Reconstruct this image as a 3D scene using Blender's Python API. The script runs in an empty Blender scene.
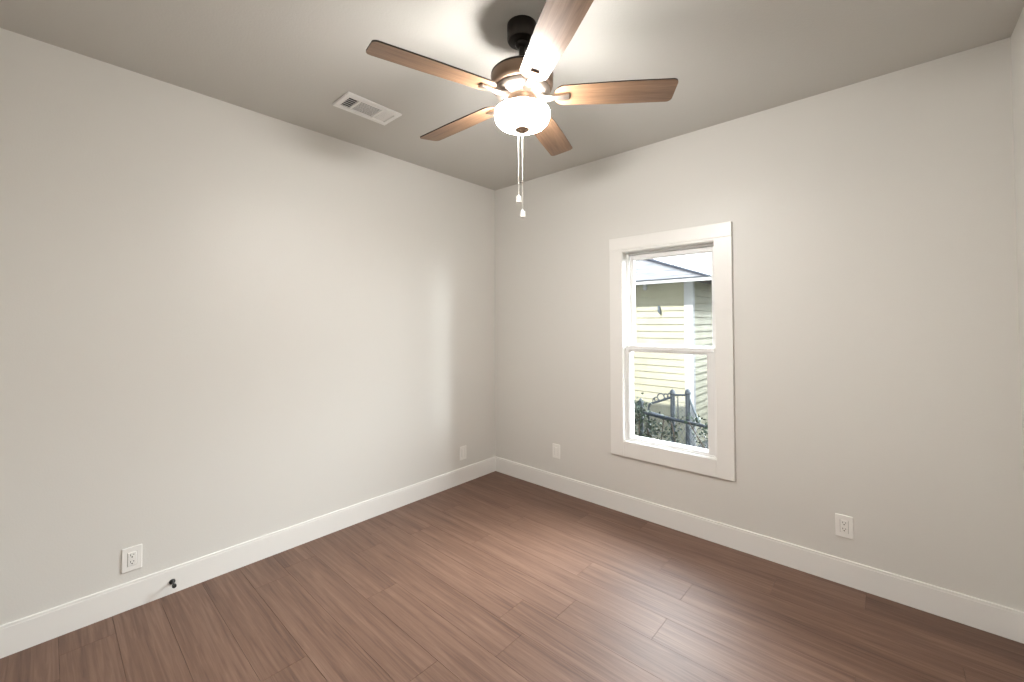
import bpy, bmesh, math, random
from mathutils import Vector, Matrix
random.seed(7)
S = bpy.context.scene
COL = S.collection
PI = math.pi

# ---------------------------------------------------------------- camera, sky, sun, exposure
H = 2.74                      # ceiling height
W = 3.31                      # room width  (x: left wall 0 .. right wall W)
L = 3.35                      # room depth  (y: window wall 0 .. front wall -L)
YAW, PITCH, ROLL, FPX = 0.7339, 0.0207, -0.0035, 419.915
fw = Vector((-math.sin(YAW) * math.cos(PITCH), math.cos(YAW) * math.cos(PITCH), math.sin(PITCH)))
r0 = Vector((math.cos(YAW), math.sin(YAW), 0))
u0 = r0.cross(fw)
rt = math.cos(ROLL) * r0 + math.sin(ROLL) * u0
up = -math.sin(ROLL) * r0 + math.cos(ROLL) * u0
cd = bpy.data.cameras.new('camera')
cam = bpy.data.objects.new('camera', cd)
COL.objects.link(cam)
M4 = Matrix.Identity(4)
for i in range(3):
    M4[i][0], M4[i][1], M4[i][2] = rt[i], up[i], -fw[i]
M4.translation = Vector((2.88, -2.9455, 1.4396))
cam.matrix_world = M4
cd.sensor_fit = 'HORIZONTAL'
cd.sensor_width = 36
cd.lens = FPX / 1024 * 36
cd.shift_y = -27.32 / 1024
cd.clip_start = 0.02
S.camera = cam

SKY_HORIZON, SKY_ZENITH, SKY_STRENGTH = (0.78, 0.89, 1.0, 1), (0.45, 0.62, 1.0, 1), 2.6
SKY_FILL_STRENGTH = 86.0          # bright north-east patch of sky, added to light the room through the window
SUN_STRENGTH = 11.0
BOWL_STRENGTH = 218.0
HALL_POWER = 75.0

world = bpy.data.worlds.new('sky')
S.world = world
world.use_nodes = True
wn, wl = world.node_tree.nodes, world.node_tree.links
wn.clear()
tc = wn.new('ShaderNodeTexCoord')
sx = wn.new('ShaderNodeSeparateXYZ')
wl.new(tc.outputs['Generated'], sx.inputs[0])
ramp = wn.new('ShaderNodeValToRGB')
ramp.color_ramp.elements[0].position = 0.0
ramp.color_ramp.elements[0].color = (0.10, 0.10, 0.09, 1)
e = ramp.color_ramp.elements.new(0.03); e.color = SKY_HORIZON
e = ramp.color_ramp.elements.new(0.35); e.color = (0.82, 0.90, 1.0, 1)
ramp.color_ramp.elements[-1].position = 0.9
ramp.color_ramp.elements[-1].color = SKY_ZENITH
wl.new(sx.outputs['Z'], ramp.inputs['Fac'])
bg = wn.new('ShaderNodeBackground')
bg.inputs['Strength'].default_value = SKY_STRENGTH
wl.new(ramp.outputs['Color'], bg.inputs['Color'])
def wmath(op, a, b=None, c=None):
    m = wn.new('ShaderNodeMath'); m.operation = op
    for i, v in enumerate((a, b, c)):
        if v is None: continue
        if isinstance(v, (int, float)): m.inputs[i].default_value = v
        else: wl.new(v, m.inputs[i])
    return m.outputs[0]
def wsmooth(v, a, b):
    r = wn.new('ShaderNodeMapRange'); r.interpolation_type = 'SMOOTHSTEP'
    wl.new(v, r.inputs['Value']); r.inputs['From Min'].default_value = a; r.inputs['From Max'].default_value = b
    return r.outputs['Result']
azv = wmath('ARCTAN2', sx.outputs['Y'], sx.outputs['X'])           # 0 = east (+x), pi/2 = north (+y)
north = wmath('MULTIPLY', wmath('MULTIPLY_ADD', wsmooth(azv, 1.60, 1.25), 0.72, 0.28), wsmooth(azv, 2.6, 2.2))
glare = wmath('MULTIPLY', wmath('MULTIPLY', wsmooth(azv, 0.50, 0.40), wsmooth(sx.outputs['Z'], 0.22, 0.06)), 0.75)      # extra low eastern glow, added for the light band on the left wall
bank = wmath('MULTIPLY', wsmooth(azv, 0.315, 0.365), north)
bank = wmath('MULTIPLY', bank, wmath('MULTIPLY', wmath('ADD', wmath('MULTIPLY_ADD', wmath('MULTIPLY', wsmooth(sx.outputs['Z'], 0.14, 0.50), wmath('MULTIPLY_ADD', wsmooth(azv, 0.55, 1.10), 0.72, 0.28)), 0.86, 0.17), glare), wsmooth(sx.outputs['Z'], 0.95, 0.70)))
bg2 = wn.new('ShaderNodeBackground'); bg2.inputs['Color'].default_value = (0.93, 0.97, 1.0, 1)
wl.new(wmath('MULTIPLY', bank, SKY_FILL_STRENGTH), bg2.inputs['Strength'])
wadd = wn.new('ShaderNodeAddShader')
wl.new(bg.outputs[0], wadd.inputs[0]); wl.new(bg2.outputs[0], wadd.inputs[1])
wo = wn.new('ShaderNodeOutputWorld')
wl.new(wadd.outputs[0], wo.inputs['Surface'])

sd = bpy.data.lights.new('sun', 'SUN')
sd.energy = SUN_STRENGTH
sd.angle = math.radians(0.6)
sd.color = (1.0, 0.97, 0.92)
sun = bpy.data.objects.new('sun', sd)
COL.objects.link(sun)
sdir = Vector((0.30, 0.96, -0.82)).normalized()      # the way the light travels
sun.rotation_euler = sdir.to_track_quat('-Z', 'Y').to_euler()

pd = bpy.data.lights.new('window_portal', 'AREA')     # sampling portal in the window opening, gives no light itself
pd.shape = 'RECTANGLE'; pd.size = 0.66; pd.size_y = 1.43
pd.cycles.is_portal = True
po = bpy.data.objects.new('window_portal', pd)
COL.objects.link(po)
po.location = (1.70, 0.135, 1.26)
po.rotation_euler = (-PI / 2, 0, 0)

hd = bpy.data.lights.new('hall_fill_light', 'AREA')  # unseen fill light behind the camera, added to lift the room
hd.shape = 'DISK'; hd.size = 0.45; hd.energy = HALL_POWER; hd.color = (1.0, 0.99, 0.98)
hl = bpy.data.objects.new('hall_fill_light', hd); COL.objects.link(hl)
hl.location = (2.75, -L - 0.85, 2.55)

S.view_settings.view_transform = 'Standard'
S.view_settings.look = 'None'
S.view_settings.exposure = 0.12
S.view_settings.gamma = 1.0
S.view_settings.use_curve_mapping = False
S.cycles.max_bounces = 14
S.cycles.diffuse_bounces = 8
S.cycles.glossy_bounces = 5
S.cycles.transparent_max_bounces = 16
S.cycles.sample_clamp_indirect = 6.0
S.cycles.caustics_reflective = False

# ---------------------------------------------------------------- materials
def mat(name, color, rough=0.5, metal=0.0, spec=0.5, emit=None, estr=0.0):
    m = bpy.data.materials.new(name); m.use_nodes = True
    b = m.node_tree.nodes['Principled BSDF']
    b.inputs['Base Color'].default_value = (*color, 1)
    b.inputs['Roughness'].default_value = rough
    b.inputs['Metallic'].default_value = metal
    b.inputs['Specular IOR Level'].default_value = spec
    if emit:
        b.inputs['Emission Color'].default_value = (*emit, 1)
        b.inputs['Emission Strength'].default_value = estr
    return m

def bump(m, scale, strength, dist, detail=4, coord='Object', mapscale=None):
    nt = m.node_tree; n, l = nt.nodes, nt.links
    t = n.new('ShaderNodeTexCoord')
    no = n.new('ShaderNodeTexNoise'); no.inputs['Scale'].default_value = scale; no.inputs['Detail'].default_value = detail
    bp = n.new('ShaderNodeBump'); bp.inputs['Strength'].default_value = strength; bp.inputs['Distance'].default_value = dist
    if mapscale:
        mp = n.new('ShaderNodeMapping'); mp.inputs['Scale'].default_value = mapscale
        l.new(t.outputs[coord], mp.inputs[0]); l.new(mp.outputs[0], no.inputs['Vector'])
    else:
        l.new(t.outputs[coord], no.inputs['Vector'])
    l.new(no.outputs['Fac'], bp.inputs['Height'])
    l.new(bp.outputs[0], n['Principled BSDF'].inputs['Normal'])
    return no

def mottled(m, c1, c2, scale, detail=5, mapscale=None, lo=0.35, hi=0.65, attr=None):
    nt = m.node_tree; n, l = nt.nodes, nt.links
    t = n.new('ShaderNodeTexCoord')
    no = n.new('ShaderNodeTexNoise'); no.inputs['Scale'].default_value = scale; no.inputs['Detail'].default_value = detail
    mp = n.new('ShaderNodeMapping')
    if mapscale: mp.inputs['Scale'].default_value = mapscale
    l.new(t.outputs['Object'], mp.inputs[0]); l.new(mp.outputs[0], no.inputs['Vector'])
    cr = n.new('ShaderNodeValToRGB')
    cr.color_ramp.elements[0].position = lo; cr.color_ramp.elements[0].color = (*c1, 1)
    cr.color_ramp.elements[1].position = hi; cr.color_ramp.elements[1].color = (*c2, 1)
    l.new(no.outputs['Fac'], cr.inputs['Fac'])
    l.new(cr.outputs['Color'], n['Principled BSDF'].inputs['Base Color'])
    return m

WALL = mat('wall_paint', (0.685, 0.674, 0.642), 0.48, spec=0.5)
bump(WALL, 130, 0.18, 0.002)
CEIL = mat('ceiling_paint', (0.545, 0.535, 0.505), 0.8, spec=0.3)
bump(CEIL, 110, 0.30, 0.003)
TRIM = mat('white_trim_paint', (0.80, 0.79, 0.765), 0.35)
VINYL = mat('white_vinyl', (0.78, 0.78, 0.77), 0.3)
PLATE = mat('white_plastic', (0.84, 0.83, 0.80), 0.3)
SLOT = mat('dark_slot', (0.03, 0.03, 0.03), 0.6)
BLACK = mat('black_rubber', (0.012, 0.012, 0.012), 0.45)
BRONZE = mat('dark_bronze', (0.022, 0.017, 0.014), 0.42, metal=0.6)
COPPER = mat('brushed_bronze', (0.24, 0.165, 0.115), 0.36, metal=0.85)
NICKEL = mat('brushed_nickel', (0.40, 0.345, 0.30), 0.36, metal=1.0)
CHAIN = mat('pale_chain', (0.62, 0.60, 0.55), 0.4, metal=0.3)
FOB = mat('clear_plastic_fob', (0.90, 0.89, 0.86), 0.15)
EDGE = mat('dark_blade_edge', (0.030, 0.020, 0.015), 0.5)
VENTDARK = mat('duct_interior', (0.05, 0.05, 0.05), 0.8)
SUBFLOOR = mat('plank_gap', (0.05, 0.032, 0.024), 0.8)

BOWL = bpy.data.materials.new('lit_frosted_glass'); BOWL.use_nodes = True
b = BOWL.node_tree.nodes['Principled BSDF']
b.inputs['Base Color'].default_value = (0.95, 0.92, 0.86, 1); b.inputs['Roughness'].default_value = 0.25
b.inputs['Emission Color'].default_value = (1.0, 0.965, 0.92, 1); b.inputs['Emission Strength'].default_value = BOWL_STRENGTH

GLASS = bpy.data.materials.new('window_glass'); GLASS.use_nodes = True
nt = GLASS.node_tree; nt.nodes.clear()
g1 = nt.nodes.new('ShaderNodeBsdfTransparent'); g1.inputs[0].default_value = (0.94, 0.96, 0.955, 1)
g2 = nt.nodes.new('ShaderNodeBsdfGlossy'); g2.inputs['Roughness'].default_value = 0.02
fr = nt.nodes.new('ShaderNodeFresnel'); fr.inputs[0].default_value = 1.45
mx = nt.nodes.new('ShaderNodeMixShader'); oo = nt.nodes.new('ShaderNodeOutputMaterial')
gg = nt.nodes.new('ShaderNodeNewGeometry'); gm = nt.nodes.new('ShaderNodeMapRange')      # same air-to-glass reflectance on both faces
nt.links.new(gg.outputs['Backfacing'], gm.inputs['Value']); gm.inputs['To Min'].default_value = 1.45; gm.inputs['To Max'].default_value = 1 / 1.45
nt.links.new(gm.outputs['Result'], fr.inputs[0])
nt.links.new(fr.outputs[0], mx.inputs[0]); nt.links.new(g1.outputs[0], mx.inputs[1]); nt.links.new(g2.outputs[0], mx.inputs[2])
nt.links.new(mx.outputs[0], oo.inputs[0])

def wood(name, cols, rough, grain=(1.1, 16, 16), attr=False, spec=0.5, gs=2.2):
    """Wood grain running along local x; attr 'rnd' shifts the grain and the tone plank by plank."""
    m = bpy.data.materials.new(name); m.use_nodes = True
    n, l = m.node_tree.nodes, m.node_tree.links
    b = n['Principled BSDF']
    b.inputs['Roughness'].default_value = rough
    b.inputs['Specular IOR Level'].default_value = spec
    t = n.new('ShaderNodeTexCoord')
    mp = n.new('ShaderNodeMapping'); mp.inputs['Scale'].default_value = grain
    l.new(t.outputs['Object'], mp.inputs[0])
    vec = mp.outputs[0]
    at = None
    if attr:
        at = n.new('ShaderNodeAttribute'); at.attribute_name = 'rnd'
        sc = n.new('ShaderNodeVectorMath'); sc.operation = 'SCALE'; sc.inputs['Scale'].default_value = 37.0
        l.new(at.outputs['Vector'], sc.inputs[0])
        ad = n.new('ShaderNodeVectorMath'); ad.operation = 'ADD'
        l.new(vec, ad.inputs[0]); l.new(sc.outputs[0], ad.inputs[1])
        vec = ad.outputs[0]
    n1 = n.new('ShaderNodeTexNoise'); n1.inputs['Scale'].default_value = gs; n1.inputs['Detail'].default_value = 7
    n1.inputs['Roughness'].default_value = 0.62; n1.inputs['Distortion'].default_value = 0.9
    l.new(vec, n1.inputs['Vector'])
    n2 = n.new('ShaderNodeTexNoise'); n2.inputs['Scale'].default_value = gs * 0.22; n2.inputs['Detail'].default_value = 3
    l.new(vec, n2.inputs['Vector'])
    ma = n.new('ShaderNodeMath'); ma.operation = 'MULTIPLY_ADD'; ma.inputs[1].default_value = 0.65
    mb = n.new('ShaderNodeMath'); mb.operation = 'MULTIPLY'; mb.inputs[1].default_value = 0.35
    l.new(n2.outputs['Fac'], mb.inputs[0]); l.new(n1.outputs['Fac'], ma.inputs[0]); l.new(mb.outputs[0], ma.inputs[2])
    val = ma.outputs[0]
    if attr:
        sp = n.new('ShaderNodeSeparateXYZ'); l.new(at.outputs['Vector'], sp.inputs[0])
        mc = n.new('ShaderNodeMath'); mc.operation = 'MULTIPLY_ADD'; mc.inputs[1].default_value = 0.04; mc.inputs[2].default_value = -0.02
        l.new(sp.outputs[0], mc.inputs[0])
        md = n.new('ShaderNodeMath'); md.operation = 'ADD'
        l.new(val, md.inputs[0]); l.new(mc.outputs[0], md.inputs[1]); val = md.outputs[0]
    cr = n.new('ShaderNodeValToRGB')
    cr.color_ramp.elements[0].position = 0.30; cr.color_ramp.elements[0].color = (*cols[0], 1)
    cr.color_ramp.elements[1].position = 0.70; cr.color_ramp.elements[1].color = (*cols[2], 1)
    e = cr.color_ramp.elements.new(0.5); e.color = (*cols[1], 1)
    l.new(val, cr.inputs['Fac']); l.new(cr.outputs['Color'], b.inputs['Base Color'])
    bp = n.new('ShaderNodeBump'); bp.inputs['Strength'].default_value = 0.10; bp.inputs['Distance'].default_value = 0.002
    l.new(n1.outputs['Fac'], bp.inputs['Height']); l.new(bp.outputs[0], b.inputs['Normal'])
    return m

FLOOR = wood('vinyl_plank', [(0.066, 0.028, 0.015), (0.142, 0.074, 0.047), (0.215, 0.126, 0.088)], 0.53, (0.8, 20, 20), attr=True, spec=0.68, gs=3.2)
BLADE = wood('walnut_blade', [(0.095, 0.052, 0.028), (0.17, 0.098, 0.056), (0.25, 0.152, 0.092)], 0.34, (2.0, 34, 34), spec=0.35)

SIDING = mat('cream_siding', (0.40, 0.365, 0.235), 0.6)
mottled(SIDING, (0.25, 0.232, 0.165), (0.30, 0.282, 0.205), 3)
HWHITE = mat('white_house_trim', (0.32, 0.32, 0.32), 0.5)
SHINGLE = mat('pale_grey_shingle', (0.34, 0.33, 0.34), 0.9)
mottled(SHINGLE, (0.018, 0.018, 0.022), (0.075, 0.072, 0.075), 2.2, 8, (1.0, 5.0, 5.0), 0.38, 0.58)
CAPM = mat('dark_ridge_cap', (0.03, 0.035, 0.05), 0.9)
FARROOF = mat('blue_grey_roof', (0.16, 0.20, 0.26), 0.9)
PIPE = mat('weathered_steel_pipe', (0.026, 0.034, 0.044), 0.6, metal=0.0)
RAIL = mat('dark_fence_rail', (0.014, 0.020, 0.028), 0.55, metal=0.0)
WIRE = mat('galvanised_wire', (0.07, 0.085, 0.10), 0.5, metal=0.2)
LEAF = mat('ivy_leaf', (0.03, 0.065, 0.02), 0.55); mottled(LEAF, (0.006, 0.016, 0.008), (0.025, 0.045, 0.02), 9)
BARK = mat('bark', (0.06, 0.045, 0.035), 0.9)
GROUND = mat('lawn', (0.06, 0.075, 0.04), 0.95); mottled(GROUND, (0.015, 0.022, 0.010), (0.04, 0.04, 0.025), 4)

# ---------------------------------------------------------------- mesh helpers
def link(name, bm, mats, parent=None, smooth=False, angle=40):
    me = bpy.data.meshes.new(name)
    bm.normal_update(); bm.to_mesh(me); bm.free()
    for m in (mats if isinstance(mats, (list, tuple)) else [mats]):
        me.materials.append(m)
    o = bpy.data.objects.new(name, me); COL.objects.link(o)
    if parent: o.parent = parent
    if smooth:
        for p in me.polygons: p.use_smooth = True
        try: me.set_sharp_from_angle(angle=math.radians(angle))
        except Exception: pass
    return o

def box(bm, a, b, bev=0.0, mi=0, seg=1):
    c = [(a[i] + b[i]) / 2 for i in range(3)]; s = [abs(b[i] - a[i]) for i in range(3)]
    r = bmesh.ops.create_cube(bm, size=1, matrix=Matrix.Translation(c) @ Matrix.Diagonal((*s, 1)))
    vs = r['verts']
    fs = set(f for v in vs for f in v.link_faces)
    for f in fs: f.material_index = mi
    if bev > 0:
        es = list(set(e for v in vs for e in v.link_edges))
        bmesh.ops.bevel(bm, geom=es, offset=bev, segments=seg, affect='EDGES', profile=0.5)

def lathe(bm, prof, n=48, mtx=Matrix.Identity(4), cap=True, mi=0):
    rings = []
    for (r, z) in prof:
        if r < 1e-6:
            rings.append([bm.verts.new(mtx @ Vector((0, 0, z)))])
        else:
            rings.append([bm.verts.new(mtx @ Vector((r * math.cos(2 * PI * i / n), r * math.sin(2 * PI * i / n), z))) for i in range(n)])
    for A, B in zip(rings, rings[1:]):
        for i in range(n):
            j = (i + 1) % n
            if len(A) == 1 and len(B) == 1: continue
            if len(A) == 1: f = bm.faces.new((A[0], B[j], B[i]))
            elif len(B) == 1: f = bm.faces.new((A[i], A[j], B[0]))
            else: f = bm.faces.new((A[i], A[j], B[j], B[i]))
            f.material_index = mi
    if cap:
        for R in (rings[0], rings[-1]):
            if len(R) > 1: bm.faces.new(R).material_index = mi
    bmesh.ops.recalc_face_normals(bm, faces=bm.faces[:])

def tube(bm, pts, rad, n=8, closed=False, mi=0):
    pts = [Vector(p) for p in pts]
    rs = rad if isinstance(rad, (list, tuple)) else [rad] * len(pts)
    rings = []; N = None
    for i, p in enumerate(pts):
        if closed: d = pts[(i + 1) % len(pts)] - pts[i - 1]
        else: d = pts[min(i + 1, len(pts) - 1)] - pts[max(i - 1, 0)]
        d.normalize()
        if N is None:
            N = d.orthogonal().normalized()
        else:
            N = (N - d * N.dot(d))
            N = N.normalized() if N.length > 1e-6 else d.orthogonal().normalized()
        B = d.cross(N)
        rings.append([bm.verts.new(p + rs[i] * (math.cos(2 * PI * k / n) * N + math.sin(2 * PI * k / n) * B)) for k in range(n)])
    m = len(rings)
    for i in range(m if closed else m - 1):
        A, B = rings[i], rings[(i + 1) % m]
        for k in range(n):
            bm.faces.new((A[k], A[(k + 1) % n], B[(k + 1) % n], B[k])).material_index = mi
    if not closed:
        bm.faces.new(rings[0][::-1]).material_index = mi; bm.faces.new(rings[-1]).material_index = mi

def prism(bm, poly, d0, d1, axis):
    """Extrude a closed 2-D outline. axis 'x': poly is (y,z); 'y': (x,z); 'z': (x,y)."""
    def P(p, d):
        return {'x': (d, p[0], p[1]), 'y': (p[0], d, p[1]), 'z': (p[0], p[1], d)}[axis]
    A = [bm.verts.new(P(p, d0)) for p in poly]; B = [bm.verts.new(P(p, d1)) for p in poly]
    n = len(poly)
    for i in range(n):
        bm.faces.new((A[i], A[(i + 1) % n], B[(i + 1) % n], B[i]))
    bm.faces.new(A[::-1]); bm.faces.new(B)
    bmesh.ops.recalc_face_normals(bm, faces=bm.faces[:])

def thing(name, label, cat, loc=(0, 0, 0), group=None, rot=(0, 0, 0)):
    o = bpy.data.objects.new(name, None); COL.objects.link(o)
    o.location = loc; o.rotation_euler = rot; o.empty_display_size = 0.1
    o['label'] = label; o['category'] = cat
    if group: o['group'] = group
    return o

def tag(o, label, cat, group=None, kind=None):
    o['label'] = label; o['category'] = cat
    if group: o['group'] = group
    if kind: o['kind'] = kind
    return o

def struct(o, label=None, cat=None):
    o['kind'] = 'structure'
    if label: o['label'] = label
    if cat: o['category'] = cat
    return o

# ---------------------------------------------------------------- room shell
bm = bmesh.new()
lay = bm.faces.layers.float_vector.new('rnd')
PWID, GAP = 0.18, 0.0006
fixed = {3: [0.80, 2.04], 2: [1.17, 2.38], 4: [0.42, 1.62, 2.83], 5: [0.95, 2.048], 6: [0.62, 1.83, 3.03], 1: [0.35, 1.56, 2.76], 0: [0.72, 1.94, 3.12]}
fixed[3] = [0.65, 1.86, 3.08]; fixed[4] = [0.84, 2.047]; fixed[5] = [0.32, 1.53, 2.75]; fixed[6] = [0.83, 2.05]
rows = int(L / PWID) + 2
for k in range(rows):
    y1 = -0.01 - PWID * (k - 1); y0 = y1 - PWID
    y1 = min(y1, 0.0); y0 = max(y0, -L)
    if y1 - y0 < 0.003: continue
    if k in fixed: xs = list(fixed[k])
    else:
        s = random.uniform(0.15, 1.15); xs = []
        while s < W - 0.1:
            xs.append(s); s += 1.21
    xs = [0.0] + xs + [W]
    for a, b_ in zip(xs, xs[1:]):
        n0 = len(bm.faces)
        v = [bm.verts.new(p) for p in ((a + GAP, y0 + GAP, 0), (b_ - GAP, y0 + GAP, 0), (b_ - GAP, y1 - GAP, 0), (a + GAP, y1 - GAP, 0))]
        w_ = [bm.verts.new((p.co.x, p.co.y, -0.004)) for p in v]
        rv = Vector((random.random(), random.random(), random.random()))
        f = bm.faces.new(v); f[lay] = rv
        for i in range(4):
            g = bm.faces.new((v[i], w_[i], w_[(i + 1) % 4], v[(i + 1) % 4])); g[lay] = rv
n1 = len(bm.faces)
box(bm, (-0.12, -L - 0.12, -0.12), (W + 0.12, 0.14, -0.004), mi=1)
struct(link('floor', bm, [FLOOR, SUBFLOOR]), 'brown vinyl plank floor', 'floor')

bm = bmesh.new(); box(bm, (-0.12, -L - 0.12, H), (W + 0.12, 0.14, H + 0.12))
struct(link('ceiling', bm, CEIL), 'textured greige ceiling', 'ceiling')
bm = bmesh.new(); box(bm, (-0.12, -L - 0.12, -0.12), (0, 0.14, H)); struct(link('wall_left', bm, WALL))
bm = bmesh.new(); box(bm, (W, -L - 0.12, -0.12), (W + 0.12, 0.14, H)); struct(link('wall_right', bm, WALL))
DX0, DX1, DZ = 2.42, 3.24, 2.06                        # doorway beside the camera, hall beyond
bm = bmesh.new(); box(bm, (0, -L - 0.12, -0.12), (DX0, -L, H)); box(bm, (DX1, -L - 0.12, -0.12), (W, -L, H)); box(bm, (DX0, -L - 0.12, DZ), (DX1, -L, H))
struct(link('wall_front', bm, WALL))
bm = bmesh.new(); box(bm, (1.4, -L - 1.5, -0.12), (W + 0.5, -L - 0.12, -0.004)); struct(link('floor_hall', bm, SUBFLOOR))
bm = bmesh.new(); box(bm, (1.4, -L - 1.5, H), (W + 0.5, -L - 0.12, H + 0.12)); struct(link('ceiling_hall', bm, CEIL))
bm = bmesh.new(); box(bm, (1.28, -L - 1.62, -0.12), (W + 0.62, -L - 1.5, H)); box(bm, (1.28, -L - 1.5, -0.12), (1.4, -L - 0.12, H)); box(bm, (W + 0.5, -L - 1.5, -0.12), (W + 0.62, -L - 0.12, H))
box(bm, (W, -L - 0.12, -0.12), (W + 0.5, -L - 0.11, H))
struct(link('wall_hall', bm, WALL))
bm = bmesh.new()
box(bm, (DX0 - 0.09, -L, 0), (DX0, -L + 0.018, DZ + 0.09), 0.002); box(bm, (DX1, -L, 0), (W - 0.001, -L + 0.018, DZ + 0.09), 0.002); box(bm, (DX0, -L, DZ), (DX1, -L + 0.018, DZ + 0.09), 0.002)
struct(link('trim_1', bm, TRIM))
OX0, OX1, OZ0, OZ1 = 1.370, 2.022, 0.546, 1.970          # window opening
bm = bmesh.new()
box(bm, (0, 0, -0.12), (OX0 - 0.012, 0.14, H)); box(bm, (OX1 + 0.012, 0, -0.12), (W, 0.14, H))
box(bm, (OX0 - 0.012, 0, -0.12), (OX1 + 0.012, 0.14, OZ0 - 0.012)); box(bm, (OX0 - 0.012, 0, OZ1 + 0.012), (OX1 + 0.012, 0.14, H))
struct(link('wall_back', bm, WALL))
bm = bmesh.new()
prism(bm, [(-L - 2.2, H + 0.12), (0.55, H + 0.12), (0.55, H + 0.20), (-2.4, H + 1.1), (-L - 2.2, H + 0.20)], -6.5, W + 0.9, 'x')
box(bm, (-6.5, -0.1, -0.7), (-0.13, 0.14, H + 0.12))  # unseen wall block, added to stop sun passing under the widened roof
struct(link('roof', bm, SHINGLE))

BBH, BBT = 0.137, 0.010
prof = [(0, 0), (BBT, 0), (BBT, 0.1235), (BBT - 0.0015, 0.1245), (BBT - 0.0015, 0.1345), (BBT - 0.004, BBH), (0, BBH)]
bm = bmesh.new(); prism(bm, prof, -L, -BBT, 'y'); struct(link('baseboard_left', bm, TRIM))
bm = bmesh.new(); prism(bm, [(-a, z) for a, z in prof], 0, W, 'x'); struct(link('baseboard_back', bm, TRIM))
bm = bmesh.new(); prism(bm, [(W - a, z) for a, z in prof], -L, -BBT, 'y'); struct(link('baseboard_right', bm, TRIM))
bm = bmesh.new(); prism(bm, [(-L + a, z) for a, z in prof], BBT, DX0 - 0.09, 'x'); struct(link('baseboard_front', bm, TRIM))

# ---------------------------------------------------------------- window
win = thing('window_1', 'white single-hung window in flat white casing', 'window', (0, 0, 0)); win['kind'] = 'structure'
CX0, CX1, CZ0, CZ1 = 1.262, 2.132, 0.428, 2.082
bm = bmesh.new(); T = 0.019
box(bm, (CX0, -T - 0.002, 1.990), (CX1, 0, CZ1), 0.0018)                         # head board over the full width
box(bm, (CX0, -T, CZ0), (OX0 - 0.004, 0, 1.9892), 0.0018)
box(bm, (OX1 + 0.004, -T, CZ0), (CX1, 0, 1.9892), 0.0018)
box(bm, (OX0 - 0.0035, -T, CZ0), (OX1 + 0.0035, 0, OZ0 - 0.004), 0.0018)
box(bm, (OX0 - 0.0035, -T, OZ1 + 0.004), (OX1 + 0.0035, 0, 1.9892), 0.0008)
link('casing', bm, TRIM, win)
bm = bmesh.new()
t = 0.012
box(bm, (OX0 - t, -0.012, OZ0 - t), (OX0, 0.13, OZ1 + t)); box(bm, (OX1, -0.012, OZ0 - t), (OX1 + t, 0.13, OZ1 + t))
box(bm, (OX0, -0.012, OZ0 - t), (OX1, 0.13, OZ0)); box(bm, (OX0, -0.012, OZ1), (OX1, 0.13, OZ1 + t))
link('jamb', bm, TRIM, win)
def frame(bm, x0, x1, z0, z1, y0, y1, l, r, b_, t_, bev=0.003):
    box(bm, (x0, y0, z0), (x0 + l, y1, z1), bev); box(bm, (x1 - r, y0, z0), (x1, y1, z1), bev)
    box(bm, (x0 + l - 0.002, y0 + 0.0005, z0), (x1 - r + 0.002, y1 - 0.0005, z0 + b_), bev)
    box(bm, (x0 + l - 0.002, y0 + 0.0005, z1 - t_), (x1 - r + 0.002, y1 - 0.0005, z1), bev)
bm = bmesh.new()
frame(bm, OX0, OX1, OZ0, OZ1, 0.05, 0.128, 0.016, 0.016, 0.014, 0.016)
frame(bm, OX0, OX1, OZ0, 1.24, 0.006, 0.06, 0.012, 0.012, 0.010, 0.004, 0.002)
link('frame', bm, VINYL, win)
def sash(name, x0, x1, z0, z1, y0, y1, l, r, b_, t_, yg):
    bm = bmesh.new(); frame(bm, x0, x1, z0, z1, y0, y1, l, r, b_, t_)
    # thin glazing bead round the pane
    d = 0.006
    frame(bm, x0 + l - d, x1 - r + d, z0 + b_ - d, z1 - t_ + d, y0 + 0.006, y1 - 0.004, d * 2, d * 2, d * 2, d * 2, 0.001)
    s = link(name, bm, VINYL, win)
    bm = bmesh.new(); box(bm, (x0 + l, yg - 0.002, z0 + b_), (x1 - r, yg + 0.002, z1 - t_))
    link('glass', bm, GLASS, s)
    return s
sash('upper_sash', 1.382, 2.004, 1.226, 1.952, 0.080, 0.112, 0.026, 0.020, 0.040, 0.032, 0.095)
sash('lower_sash', 1.378, 2.012, 0.553, 1.262, 0.012, 0.048, 0.022, 0.044, 0.010, 0.040, 0.030)

# ---------------------------------------------------------------- wall plates
def outlet(label, loc, rz, slots=True):
    t = thing('wall_outlet', label, 'outlet', loc, 'white wall outlets', (0, 0, rz))
    # local frame: x across the wall, -y out of the wall, z up
    bm = bmesh.new(); box(bm, (-0.039, -0.0065, -0.060), (0.039, 0, 0.060), 0.0028, seg=2)
    link('cover_plate', bm, PLATE, t)
    bm = bmesh.new(); box(bm, (-0.0168, -0.0085, -0.0335), (0.0168, -0.004, 0.0335), 0.0015)
    rc = link('receptacle' if slots else 'insert', bm, PLATE, t)
    bm = bmesh.new()
    frame(bm, -0.0188, 0.0188, -0.0355, 0.0355, -0.0068, -0.005, 0.002, 0.002, 0.002, 0.002, 0)
    link('gap', bm, mat('plate_gap', (0.45, 0.44, 0.42), 0.6), t)
    if slots:
        for s in (1, -1):
            bm = bmesh.new()
            zc = s * 0.0165
            box(bm, (-0.0075, -0.0092, zc + 0.000), (-0.0050, -0.0080, zc + 0.0085))
            box(bm, (0.0050, -0.0092, zc + 0.001), (0.0072, -0.0080, zc + 0.0078))
            lathe(bm, [(0.0030, -0.0006), (0.0030, 0.0006)], 12, Matrix.Translation((0, -0.0086, zc - 0.006)) @ Matrix.Rotation(PI / 2, 4, 'X'))
            link('socket', bm, SLOT, rc)
    return t
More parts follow.
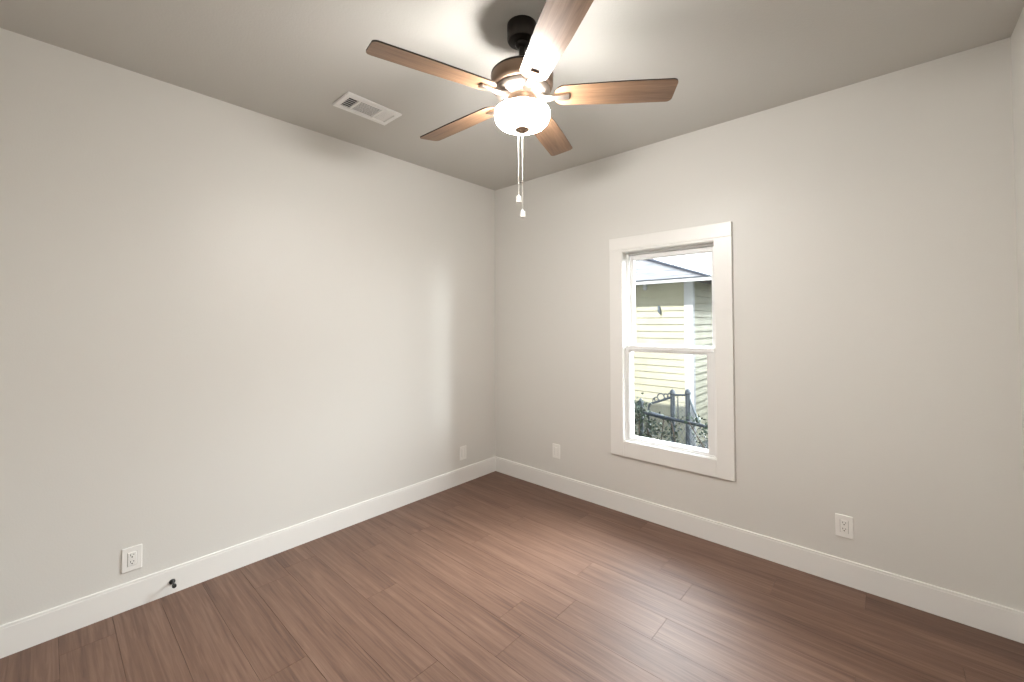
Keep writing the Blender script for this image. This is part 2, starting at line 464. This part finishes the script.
outlet('white outlet with two sockets above the black doorstop', (0, -2.639, 0.249), -PI / 2 + PI)
outlet('white wall plate low on the left wall, just left of the room corner', (0, -0.420, 0.268), PI / 2, False)
outlet('white wall plate low on the window wall, between the corner and the window', (0.732, 0, 0.335), 0, False)
outlet('white outlet with two sockets low on the wall right of the window', (2.672, 0, 0.317), 0)

# ---------------------------------------------------------------- doorstop
ds = thing('doorstop', 'small black rigid doorstop screwed to the left white baseboard', 'doorstop', (BBT, -2.478, 0.063))
RX = Matrix.Rotation(PI / 2, 4, 'Y')
bm = bmesh.new(); lathe(bm, [(0.0135, 0), (0.0135, 0.003), (0.011, 0.007), (0.006, 0.010), (0.0045, 0.012)], 24, RX)
link('base', bm, BLACK, ds, True)
bm = bmesh.new(); lathe(bm, [(0.0040, 0.010), (0.0036, 0.03), (0.0040, 0.048)], 16, RX)
link('stem', bm, mat('worn_steel', (0.10, 0.10, 0.10), 0.3, metal=0.9), ds, True)
bm = bmesh.new(); lathe(bm, [(0.0055, 0.044), (0.0095, 0.046), (0.0100, 0.056), (0.0085, 0.062), (0.0, 0.064)], 20, RX)
link('tip', bm, BLACK, ds, True)

# ---------------------------------------------------------------- ceiling register
VX0, VX1, VY0, VY1 = 0.440, 0.645, -1.830, -1.478
vt = thing('ceiling_vent', 'white three-section air register in the ceiling left of the fan', 'vent', (0, 0, H))
bm = bmesh.new()
IX0, IX1, IY0, IY1 = VX0 + 0.034, VX1 - 0.042, VY0 + 0.034, VY1 - 0.034
zf = -0.012
box(bm, (VX0, VY0, zf), (IX0, VY1, 0), 0.005); box(bm, (IX1, VY0, zf), (VX1, VY1, 0), 0.005)
box(bm, (IX0 - 0.003, VY0, zf + 0.0003), (IX1 + 0.003, IY0, 0), 0.005); box(bm, (IX0 - 0.003, IY1, zf + 0.0003), (IX1 + 0.003, VY1, 0), 0.005)
YA, YB = IY0 + 0.060, IY0 + 0.205
for yy in (YA, YB): box(bm, (IX0 - 0.003, yy - 0.007, zf + 0.0005), (IX1 + 0.003, yy + 0.007, 0), 0.001)
link('frame', bm, VINYL, vt)
bm = bmesh.new(); box(bm, (IX0 - 0.006, IY0 - 0.006, -0.0012), (IX1 + 0.006, IY1 + 0.006, -0.0004))
link('backing', bm, VENTDARK, vt)
def slat(bm, c, ax, ln, tilt, wd=0.010):
    """Thin tilted louvre; ax is the long axis ('x' or 'y')."""
    r = bmesh.ops.create_cube(bm, size=1, matrix=Matrix.Translation(c) @ Matrix.Rotation(tilt, 4, ax.upper()) @ Matrix.Diagonal((ln if ax == 'x' else wd, ln if ax == 'y' else wd, 0.0009, 1)))
xm, ym = (IX0 + IX1) / 2, (YA + YB) / 2
for i in range(6):
    bm = bmesh.new(); slat(bm, (IX0 + (i + 0.5) * (IX1 - IX0) / 6, (IY0 + YA - 0.007) / 2, -0.0052), 'y', YA - 0.007 - IY0, 0.30, 0.0115)
    if i % 1 == 0: link('slat', bm, VINYL, vt)
for i in range(10):
    bm = bmesh.new(); slat(bm, (IX0 + (i + 0.5) * (IX1 - IX0) / 10, ym, -0.0052), 'y', YB - YA - 0.014, -0.10, 0.0062)
    link('slat', bm, VINYL, vt)
for i in range(6):
    bm = bmesh.new(); slat(bm, (xm, YB + 0.007 + (i + 0.5) * (IY1 - YB - 0.007) / 6, -0.0052), 'x', IX1 - IX0, -0.10, 0.0100)
    link('slat', bm, VINYL, vt)

# ---------------------------------------------------------------- ceiling fan
FX, FY = 1.7005, -1.567
fan = thing('ceiling_fan', 'five-blade bronze ceiling fan with brown wood blades and a lit glass bowl', 'ceiling fan', (FX, FY, H))
Z = lambda z: z - H
bm = bmesh.new()
lathe(bm, [(0.064, 0), (0.0645, Z(2.735)), (0.0645, Z(2.675)), (0.060, Z(2.667)), (0.040, Z(2.661)), (0.030, Z(2.661))], 48)
lathe(bm, [(0.030, Z(2.662)), (0.031, Z(2.654)), (0.026, Z(2.645)), (0.017, Z(2.640))], 32)
link('canopy', bm, BRONZE, fan, True)
bm = bmesh.new(); lathe(bm, [(0.0135, Z(2.665)), (0.0135, Z(2.520))], 24)
lathe(bm, [(0.0135, Z(2.56)), (0.026, Z(2.553)), (0.028, Z(2.535)), (0.040, Z(2.522))], 32)
link('downrod', bm, BRONZE, fan, True)
bm = bmesh.new()
lathe(bm, [(0.030, Z(2.530)), (0.100, Z(2.528)), (0.130, Z(2.524)), (0.136, Z(2.518)), (0.1365, Z(2.512))], 64)
link('housing_rim', bm, BRONZE, fan, True)
bm = bmesh.new()
lathe(bm, [(0.1345, Z(2.514)), (0.1355, Z(2.495)), (0.1350, Z(2.470)), (0.132, Z(2.460)), (0.122, Z(2.453)), (0.110, Z(2.451))], 64)
link('motor_housing', bm, COPPER, fan, True)
bm = bmesh.new()
lathe(bm, [(0.120, Z(2.455)), (0.122, Z(2.447)), (0.117, Z(2.437)), (0.100, Z(2.426)), (0.085, Z(2.421)), (0.080, Z(2.416)), (0.070, Z(2.414))], 64)
link('motor_base', bm, NICKEL, fan, True)
bm = bmesh.new()
lathe(bm, [(0.066, Z(2.416)), (0.066, Z(2.398)), (0.070, Z(2.394)), (0.070, Z(2.384)), (0.060, Z(2.380))], 48)
lathe(bm, [(0.060, Z(2.382)), (0.088, Z(2.372)), (0.100, Z(2.364)), (0.100, Z(2.356)), (0.080, Z(2.352))], 48)
link('light_fitter', bm, COPPER, fan, True)
bm = bmesh.new()
lathe(bm, [(0.098, Z(2.362)), (0.113, Z(2.361)), (0.1195, Z(2.355)), (0.1205, Z(2.346)), (0.1190, Z(2.330)), (0.113, Z(2.314)), (0.101, Z(2.301)),
           (0.080, Z(2.291)), (0.055, Z(2.2855)), (0.025, Z(2.2835)), (0.0, Z(2.283))], 64, cap=False)
link('glass_bowl', bm, BOWL, fan, True, 60)
bm = bmesh.new()
lathe(bm, [(0.010, Z(2.2835)), (0.0300, Z(2.2825)), (0.0325, Z(2.279)), (0.028, Z(2.274)), (0.014, Z(2.271)), (0.008, Z(2.266)), (0.0, Z(2.2645))], 32)
link('finial', bm, COPPER, fan, True)

PHI = math.radians(253.57); RB, WB, PT = 0.650, 0.131, math.radians(-11.15)
ZB = Z(2.4235)
for i in range(5):
    a = PHI - i * 2 * PI / 5
    # blade in its own frame: x along the blade, z across its face; root rounded, tip corners softened
    out = []
    x0, x1 = 0.138, RB
    def arc(cx, cy, rx, ry, a0, a1, n):
        return [(cx + rx * math.cos(a0 + (a1 - a0) * k / n), cy + ry * math.sin(a0 + (a1 - a0) * k / n)) for k in range(n + 1)]
    hw0, hw1 = 0.057, WB / 2
    out += arc(x0 + 0.045, 0, 0.045, hw0, PI / 2, 3 * PI / 2, 14)
    out += [(x0 + 0.14, -hw1 * 0.93), (x0 + 0.28, -hw1)]
    out += arc(x1 - 0.022, -hw1 + 0.022, 0.022, 0.022, -PI / 2, 0, 6)
    out += arc(x1 - 0.022, hw1 - 0.022, 0.022, 0.022, 0, PI / 2, 6)
    out += [(x0 + 0.28, hw1), (x0 + 0.14, hw1 * 0.93)]
    bm = bmesh.new()
    lo = [bm.verts.new((x, y, -0.003)) for x, y in out]; hi = [bm.verts.new((x, y, 0.003)) for x, y in out]
    n = len(out)
    f = bm.faces.new(lo[::-1]); f.material_index = 0
    f = bm.faces.new(hi); f.material_index = 1
    for k in range(n):
        bm.faces.new((lo[k], lo[(k + 1) % n], hi[(k + 1) % n], hi[k])).material_index = 1
    bmesh.ops.recalc_face_normals(bm, faces=bm.faces[:])
    bl = link('blade', bm, [BLADE, EDGE], fan)
    bl.matrix_local = Matrix.Translation((0, 0, ZB)) @ Matrix.Rotation(a, 4, 'Z') @ Matrix.Rotation(PT, 4, 'X')
    # blade iron under the blade: neck rising to the motor, flat tapering arm, raised end
    bm = bmesh.new()
    def bar(sec):
        rings = []
        for (x, hw, zb, zt) in sec:
            rings.append([bm.verts.new(p) for p in ((x, -hw, zb), (x, hw, zb), (x, hw, zt), (x, -hw, zt))])
        for A, B in zip(rings, rings[1:]):
            for k in range(4): bm.faces.new((A[k], A[(k + 1) % 4], B[(k + 1) % 4], B[k]))
        bm.faces.new(rings[0][::-1]); bm.faces.new(rings[-1])
    bar([(0.068, 0.022, -0.010, 0.002), (0.110, 0.018, -0.016, -0.004), (0.150, 0.015, -0.015, -0.0032), (0.180, 0.017, -0.0150, -0.0032), (0.204, 0.018, -0.0125, -0.0032)])
    bmesh.ops.recalc_face_normals(bm, faces=bm.faces[:])
    bmesh.ops.bevel(bm, geom=bm.edges[:], offset=0.0018, segments=1, affect='EDGES')
    link('blade_iron', bm, [NICKEL], bl)
for (dx, dy, zend, nm) in ((-0.0125, -0.011, 1.985, 0), (0.0005, 0.0, 1.920, 1)):
    bm = bmesh.new()
    zt = 2.274
    k = 0
    n = int((zt - zend) / 0.0052)
    prof = []
    for j in range(n):
        zz = zt - j * (zt - zend) / n
        prof += [(0.0009, Z(zz)), (0.0017, Z(zz - 0.0022)), (0.0017, Z(zz - 0.0034))]
    prof += [(0.0011, Z(zend))]
    lathe(bm, prof, 8, Matrix.Translation((dx, dy, 0)))
    ch = link('pull_chain', bm, CHAIN, fan, True, 80)
    bm = bmesh.new()
    lathe(bm, [(0.0035, Z(zend + 0.008)), (0.0055, Z(zend + 0.002)), (0.0115, Z(zend + 0.001)), (0.0120, Z(zend - 0.024)), (0.0110, Z(zend - 0.026)), (0.0, Z(zend - 0.0265))], 20, Matrix.Translation((dx, dy, 0)))
    link('fob', bm, FOB, ch, True, 25)

# ---------------------------------------------------------------- outside: ground
GZ = -0.78
bm = bmesh.new(); box(bm, (-25, 0.16, GZ - 0.1), (25, 40, GZ))
o = struct(link('ground', bm, GROUND), 'lawn between the two houses', 'ground')

bm = bmesh.new(); box(bm, (2.9, 4.6, GZ), (3.15, 13.0, GZ + 4.6))  # unseen wall, added to keep the bright sky off the neighbour's side siding
struct(link('wall_sky_block', bm, mat('sky_block_grey', (0.26, 0.26, 0.26), 0.8)))

# neighbouring house, lap siding on two faces, hip roof
HXC, HY, HZ0, EZ = 0.545, 3.90, GZ + 0.25, 2.16
house = thing('neighbor_house', 'cream lap-sided house with a grey hip roof beyond the fence', 'house', (0, 0, GZ))
GO = -GZ
LAP = 0.1135
def lap_wall(bm, p0, p1, nrm, z0, z1):
    """Overlapping boards from p0 to p1 (xy), leaning out at each lower edge."""
    z = z0
    while z < z1 - 0.005:
        zt = min(z + LAP, z1)
        a, b_ = Vector((*p0, 0)), Vector((*p1, 0)); nv = Vector((*nrm, 0))
        q = [(a + nv * 0.022, z), (b_ + nv * 0.022, z), (b_ + nv * 0.004, zt), (a + nv * 0.004, zt), (a - nv * 0.02, zt), (b_ - nv * 0.02, zt), (b_ - nv * 0.02, z), (a - nv * 0.02, z)]
        v = [bm.verts.new((p.x, p.y, zz + GO)) for p, zz in q]
        for idx in ((0, 1, 2, 3), (3, 2, 5, 4), (7, 6, 1, 0), (0, 3, 4, 7), (1, 6, 5, 2)):
            bm.faces.new([v[i] for i in idx])
        z += LAP
    bmesh.ops.recalc_face_normals(bm, faces=bm.faces[:])
bm = bmesh.new(); lap_wall(bm, (-7.5, HY), (HXC - 0.10, HY), (0, -1), HZ0, EZ)
link('front_siding', bm, SIDING, house)
bm = bmesh.new(); lap_wall(bm, (HXC, HY + 0.05), (HXC, HY + 8), (1, 0), HZ0, EZ)
link('side_siding', bm, SIDING, house)
bm = bmesh.new(); box(bm, (HXC - 0.115, HY - 0.028, HZ0 + GO), (HXC + 0.026, HY + 0.02, EZ + GO), 0.004)
box(bm, (HXC - 0.02, HY + 0.0205, HZ0 + GO), (HXC + 0.026, HY + 0.055, EZ + GO), 0.004)
link('corner_board', bm, HWHITE, house)
bm = bmesh.new(); box(bm, (-7.5, HY + 0.02, 0), (HXC - 0.02, HY + 8, HZ0 + GO)); link('foundation', bm, mat('concrete', (0.25, 0.25, 0.25), 0.9), house)
OV = 0.40; RP = 0.36
ex, ey = HXC + OV, HY - OV
ez = 2.085
yr = HY + 4.0; rise = (yr - ey) * RP
bm = bmesh.new()
def V(x, y, z): return bm.verts.new((x, y, z + GO))
th = 0.012
a1, a2 = V(-8, ey, ez), V(ex, ey, ez)
b1 = V(ex, HY + 8 + OV, ez)
r1, r2 = V(-8, yr, ez + rise), V(ex - (yr - ey), yr, ez + rise)
bk = V(-8, HY + 8 + OV, ez)
bm.faces.new((a1, a2, r2, r1)); bm.faces.new((a2, b1, r2)); bm.faces.new((b1, bk, r1, r2)); bm.faces.new((a1, r1, bk))
bm.faces.new((a1, bk, b1, a2))
bmesh.ops.recalc_face_normals(bm, faces=bm.faces[:])
link('roof', bm, SHINGLE, house)
bm = bmesh.new()
box(bm, (-8, ey - 0.02, ez - 0.045 + GO), (ex + 0.02, ey, ez + 0.012 + GO), 0.003)
box(bm, (ex, ey, ez - 0.045 + GO), (ex + 0.02, HY + 8 + OV, ez + 0.012 + GO), 0.003)
link('fascia', bm, HWHITE, house)
bm = bmesh.new()
box(bm, (-8, ey - 0.035, ez + 0.013 + GO), (ex + 0.035, ey + 0.012, ez + 0.024 + GO), 0.002)
link('drip_edge', bm, CAPM, house)
bm = bmesh.new()
hp0, hp1 = Vector((ex, ey, ez + GO + 0.015)), Vector((ex - (yr - ey), yr, ez + rise + GO + 0.015))
tube(bm, [hp0, hp0.lerp(hp1, 0.28), hp0.lerp(hp1, 0.42), hp0.lerp(hp1, 0.75), hp1], [0.020, 0.028, 0.05, 0.055, 0.05], 6)
link('hip_cap', bm, CAPM, house)
bm = bmesh.new()
lathe(bm, [(0.020, 0.05), (0.034, 0.045), (0.036, -0.02), (0.02, -0.045), (0.0, -0.05)], 14, Matrix.Translation((-0.20, HY - 0.07, 2.02 + GO)))
link('eave_lamp', bm, HWHITE, house, True)
bm = bmesh.new(); tube(bm, [(0.02, HY - 0.03, 1.70 + GO), (0.03, HY - 0.05, 1.63 + GO), (0.045, HY - 0.05, 1.57 + GO)], [0.02, 0.028, 0.012], 8)
link('wall_hook', bm, WIRE, house, True)

# farther house with a blue-grey gable
fh = thing('distant_house', 'small blue-grey gabled roof peeking over the neighbouring roof', 'house', (-9.2, 20, GZ))
bm = bmesh.new(); box(bm, (-1.9, 0, 0), (1.9, 6, 3.6)); link('walls', bm, HWHITE, fh)
bm = bmesh.new(); prism(bm, [(-2.2, 3.5), (0, 5.1), (2.2, 3.5), (2.2, 3.4), (-2.2, 3.4)], -0.4, 6.4, 'y'); link('roof', bm, FARROOF, fh)

# ---------------------------------------------------------------- fence and gate
def ptube(pts, rad, name, m, parent, n=8):
    bm = bmesh.new(); tube(bm, pts, rad, n); return link(name, bm, m, parent, True, 60)
A = Vector((0.50, 2.107, 0)); B = Vector((1.437, 1.849, 0)); dv = (B - A).normalized()
def fp(x, z, off=0.0):                     # point on the fence line at world x (z above grade)
    t_ = (x - A.x) / dv.x
    return Vector((x, A.y + dv.y * t_ + off, z))
RZ = 0.30 - GZ                              # rail height above grade
fence = thing('chain_link_fence', 'low chain-link fence with a dark top rail across the side yard', 'fence', (0, 0, GZ))
ptube([fp(-3.2, RZ), fp(0, RZ), fp(1.55, RZ), fp(3.2, RZ)], 0.018, 'top_rail', RAIL, fence, 10)
for px in (-1.3, 0.50, 1.60, 3.1):
    bm = bmesh.new(); c = fp(px, 0, 0.03); lathe(bm, [(0.030, 0), (0.030, RZ + 0.08), (0.038, RZ + 0.085), (0.034, RZ + 0.13), (0.012, RZ + 0.165), (0, RZ + 0.17)], 12, Matrix.Translation(c))
    link('post', bm, PIPE, fence, True)
bm = bmesh.new()
for i in range(-40, 92):
    for s in (1, -1):
        xa = i * 0.07
        p = [(xa, 0.03), (xa + s * 0.68, 0.03 + RZ - 0.03)]
        lo_, hi_ = -3.2, 3.2
        if min(p[0][0], p[1][0]) < lo_ or max(p[0][0], p[1][0]) > hi_: continue
        tube(bm, [fp(p[0][0], p[0][1]), fp(p[1][0], p[1][1])], 0.0021, 4)
link('chain_link_mesh', bm, WIRE, fence)

gate = thing('metal_gate', 'weathered iron garden gate with scrollwork along its arched top rail', 'gate', (0, 0, GZ))
gy = 2.13
def gp(x, z): return Vector((x, gy - 0.10 * (x - 0.5), z - GZ))
for (px, zt) in ((0.925, 0.62), (1.110, 0.645)):
    bm = bmesh.new()
    c = gp(px, GZ); h = zt - GZ
    lathe(bm, [(0.027, 0), (0.027, h - 0.05), (0.034, h - 0.045), (0.034, h - 0.03), (0.026, h - 0.005), (0.010, h + 0.012), (0, h + 0.014)], 14, Matrix.Translation(c))
    link('gate_post', bm, PIPE, gate, True)
ptube([gp(0.61, GZ + 0.08), gp(0.61, 0.36), gp(0.618, 0.40), gp(0.645, 0.425), gp(0.72, 0.452), gp(0.82, 0.495), gp(0.92, 0.54)], 0.013, 'gate_frame', PIPE, gate)
ptube([gp(0.61, 0.30), gp(0.92, 0.265)], 0.028, 'gate_rail', PIPE, gate)
ptube([gp(0.61, GZ + 0.12), gp(0.92, GZ + 0.12)], 0.013, 'gate_rail', PIPE, gate)
ptube([gp(0.925, 0.565), gp(1.0, 0.575), gp(1.11, 0.585)], 0.012, 'cross_bar', PIPE, gate)
ptube([gp(1.12, 0.575), gp(1.17, 0.44), gp(1.25, 0.26)], 0.012, 'brace', WIRE, gate)
ptube([gp(0.99, 0.57), gp(0.99, 0.28)], 0.006, 'rod', PIPE, gate)
for (cx, cz, rr) in ((0.715, 0.485, 0.026), (0.775, 0.520, 0.042), (0.842, 0.540, 0.026)):
    bm = bmesh.new()
    tube(bm, [gp(cx, cz) + Vector((rr * math.cos(2 * PI * k / 20), 0, rr * math.sin(2 * PI * k / 20))) for k in range(20)], 0.0075, 6, True)
    link('scroll', bm, PIPE, gate, True)
for (p, q) in (((0.668, 0.445), (0.690, 0.505)), ((0.86, 0.52), (0.885, 0.585))):
    ptube([gp(*p), gp((p[0] + q[0]) / 2 - 0.01, (p[1] + q[1]) / 2), gp(*q)], 0.007, 'scroll', PIPE, gate, 6)
bm = bmesh.new()
for i in range(-10, 10):
    for s in (1, -1):
        xa = 0.93 + i * 0.045
        pts = [(xa + s * t_ * 0.3, 0.30 + t_ * 0.27) for t_ in (0, 1)]
        (xa_, za_), (xb_, zb_) = pts
        # clip to the bay between the two posts
        def cl(x0_, z0_, x1_, z1_, lo_, hi_):
            ts = [0.0, 1.0]
            d = x1_ - x0_
            t0, t1 = sorted(((lo_ - x0_) / d, (hi_ - x0_) / d))
            return max(0, t0), min(1, t1)
        t0, t1 = cl(xa_, za_, xb_, zb_, 0.955, 1.08)
        if t1 - t0 < 0.05: continue
        tube(bm, [gp(xa_ + (xb_ - xa_) * t0, za_ + (zb_ - za_) * t0), gp(xa_ + (xb_ - xa_) * t1, za_ + (zb_ - za_) * t1)], 0.0017, 4)
link('wire_mesh', bm, WIRE, gate)

# ---------------------------------------------------------------- vines on the fence, tree beyond
def leaf(bm, c, size, rng):
    d = Vector((rng.uniform(-1, 1), rng.uniform(-1, 1), rng.uniform(-1, 1)))
    d = d.normalized() if d.length > 0.01 else Vector((1, 0, 0))
    s = d.orthogonal().normalized(); n_ = d.cross(s)
    a_ = rng.uniform(0, 2 * PI); s, n_ = s * math.cos(a_) + n_ * math.sin(a_), n_ * math.cos(a_) - s * math.sin(a_)
    pts = [c - d * size, c + s * size * 0.55 - d * size * 0.1 + n_ * size * 0.15, c + d * size, c - s * size * 0.55 - d * size * 0.1 + n_ * size * 0.15]
    v = [bm.verts.new(p) for p in pts]
    bm.faces.new((v[0], v[1], v[2])); bm.faces.new((v[0], v[2], v[3]))

def vine(label, stems, clumps, seed, loc):
    t = thing('climbing_vine', label, 'vine', loc, 'vines on the fence')
    rng = random.Random(seed); L0 = Vector(loc)
    bm = bmesh.new()
    for st in stems:
        tube(bm, [fp(x, z - GZ, o_) + Vector((0, 0, GZ)) - L0 for x, z, o_ in st], [0.011 - 0.006 * k / len(st) for k in range(len(st))], 6)
    link('stem', bm, BARK, t, True)
    bm = bmesh.new()
    for (x, z, sx_, sz_, nl, sz) in clumps:
        for _ in range(nl):
            c = fp(x + rng.gauss(0, sx_), 0, rng.gauss(-0.01, 0.05)); c.z = z + rng.gauss(0, sz_)
            leaf(bm, c - L0, sz * rng.uniform(0.7, 1.3), rng)
    link('leaves', bm, LEAF, t)
vine('leafy green vine climbing the left end of the chain-link fence by the rounded gate post',
     [[(0.50, GZ, -.03), (0.53, -0.3, -.03), (0.50, 0.1, -.03), (0.52, 0.36, -.03)], [(0.62, GZ, -.03), (0.66, -0.2, -.02), (0.62, 0.2, -.03)]],
     [(0.49, 0.31, 0.05, 0.07, 150, 0.026), (0.55, 0.12, 0.10, 0.12, 130, 0.025), (0.68, 0.14, 0.07, 0.09, 80, 0.024), (0.62, -0.1, 0.12, 0.1, 80, 0.024)], 3, (0.50, 2.08, GZ))
vine('sparse vine twining through the fence mesh below the gate scrollwork',
     [[(0.86, GZ, -.03), (0.90, -0.3, -.03), (0.82, 0.0, -.03), (0.86, 0.28, -.03)], [(0.98, GZ, -.03), (1.02, 0.0, -.03), (0.96, 0.27, -.03)]],
     [(0.86, 0.15, 0.07, 0.08, 75, 0.022), (0.99, 0.10, 0.06, 0.10, 60, 0.022), (0.95, -0.1, 0.12, 0.08, 55, 0.022)], 5, (0.86, 2.0, GZ))
vine('vine with dark leaves over the right end of the fence rail',
     [[(1.46, GZ, -.03), (1.40, 0.02, -.03), (1.28, 0.18, -.03), (1.18, 0.32, -.03)], [(1.48, GZ, -.03), (1.46, 0.1, -.03), (1.42, 0.33, -.03)]],
     [(1.22, 0.36, 0.05, 0.03, 40, 0.022), (1.42, 0.30, 0.06, 0.05, 75, 0.022), (1.33, 0.12, 0.10, 0.09, 95, 0.020), (1.45, 0.06, 0.05, 0.05, 55, 0.022)], 8, (1.46, 1.84, GZ))

tree = thing('tree', 'thin leafy branches of a tree behind the neighbouring house', 'tree', (3.05, 13.0, GZ))
rng = random.Random(4)
bm = bmesh.new()
tube(bm, [(0, 0, 0), (0.05, 0, 2), (0, 0.1, 3.6), (-0.1, 0.1, 5.2)], [0.16, 0.13, 0.10, 0.04], 8)
tips = []
for k in range(11):
    z0_ = 2.9 + 0.2 * k; a_ = rng.uniform(PI * 0.6, PI * 1.4)
    e_ = Vector((math.cos(a_) * rng.uniform(0.9, 1.7), math.sin(a_) * 0.8, z0_ + rng.uniform(0.1, 0.7)))
    m_ = Vector((0, 0.05, z0_)).lerp(e_, 0.5) + Vector((0, 0, 0.12))
    tube(bm, [(0, 0.05, z0_), m_, e_], [0.04, 0.022, 0.008], 6); tips += [m_, e_]
link('trunk', bm, BARK, tree, True)
bm = bmesh.new()
for p in tips:
    for _ in range(26):
        leaf(bm, p + Vector((rng.gauss(0, .16), rng.gauss(0, .16), rng.gauss(0, .12))), rng.uniform(.03, .055), rng)
link('foliage', bm, LEAF, tree)
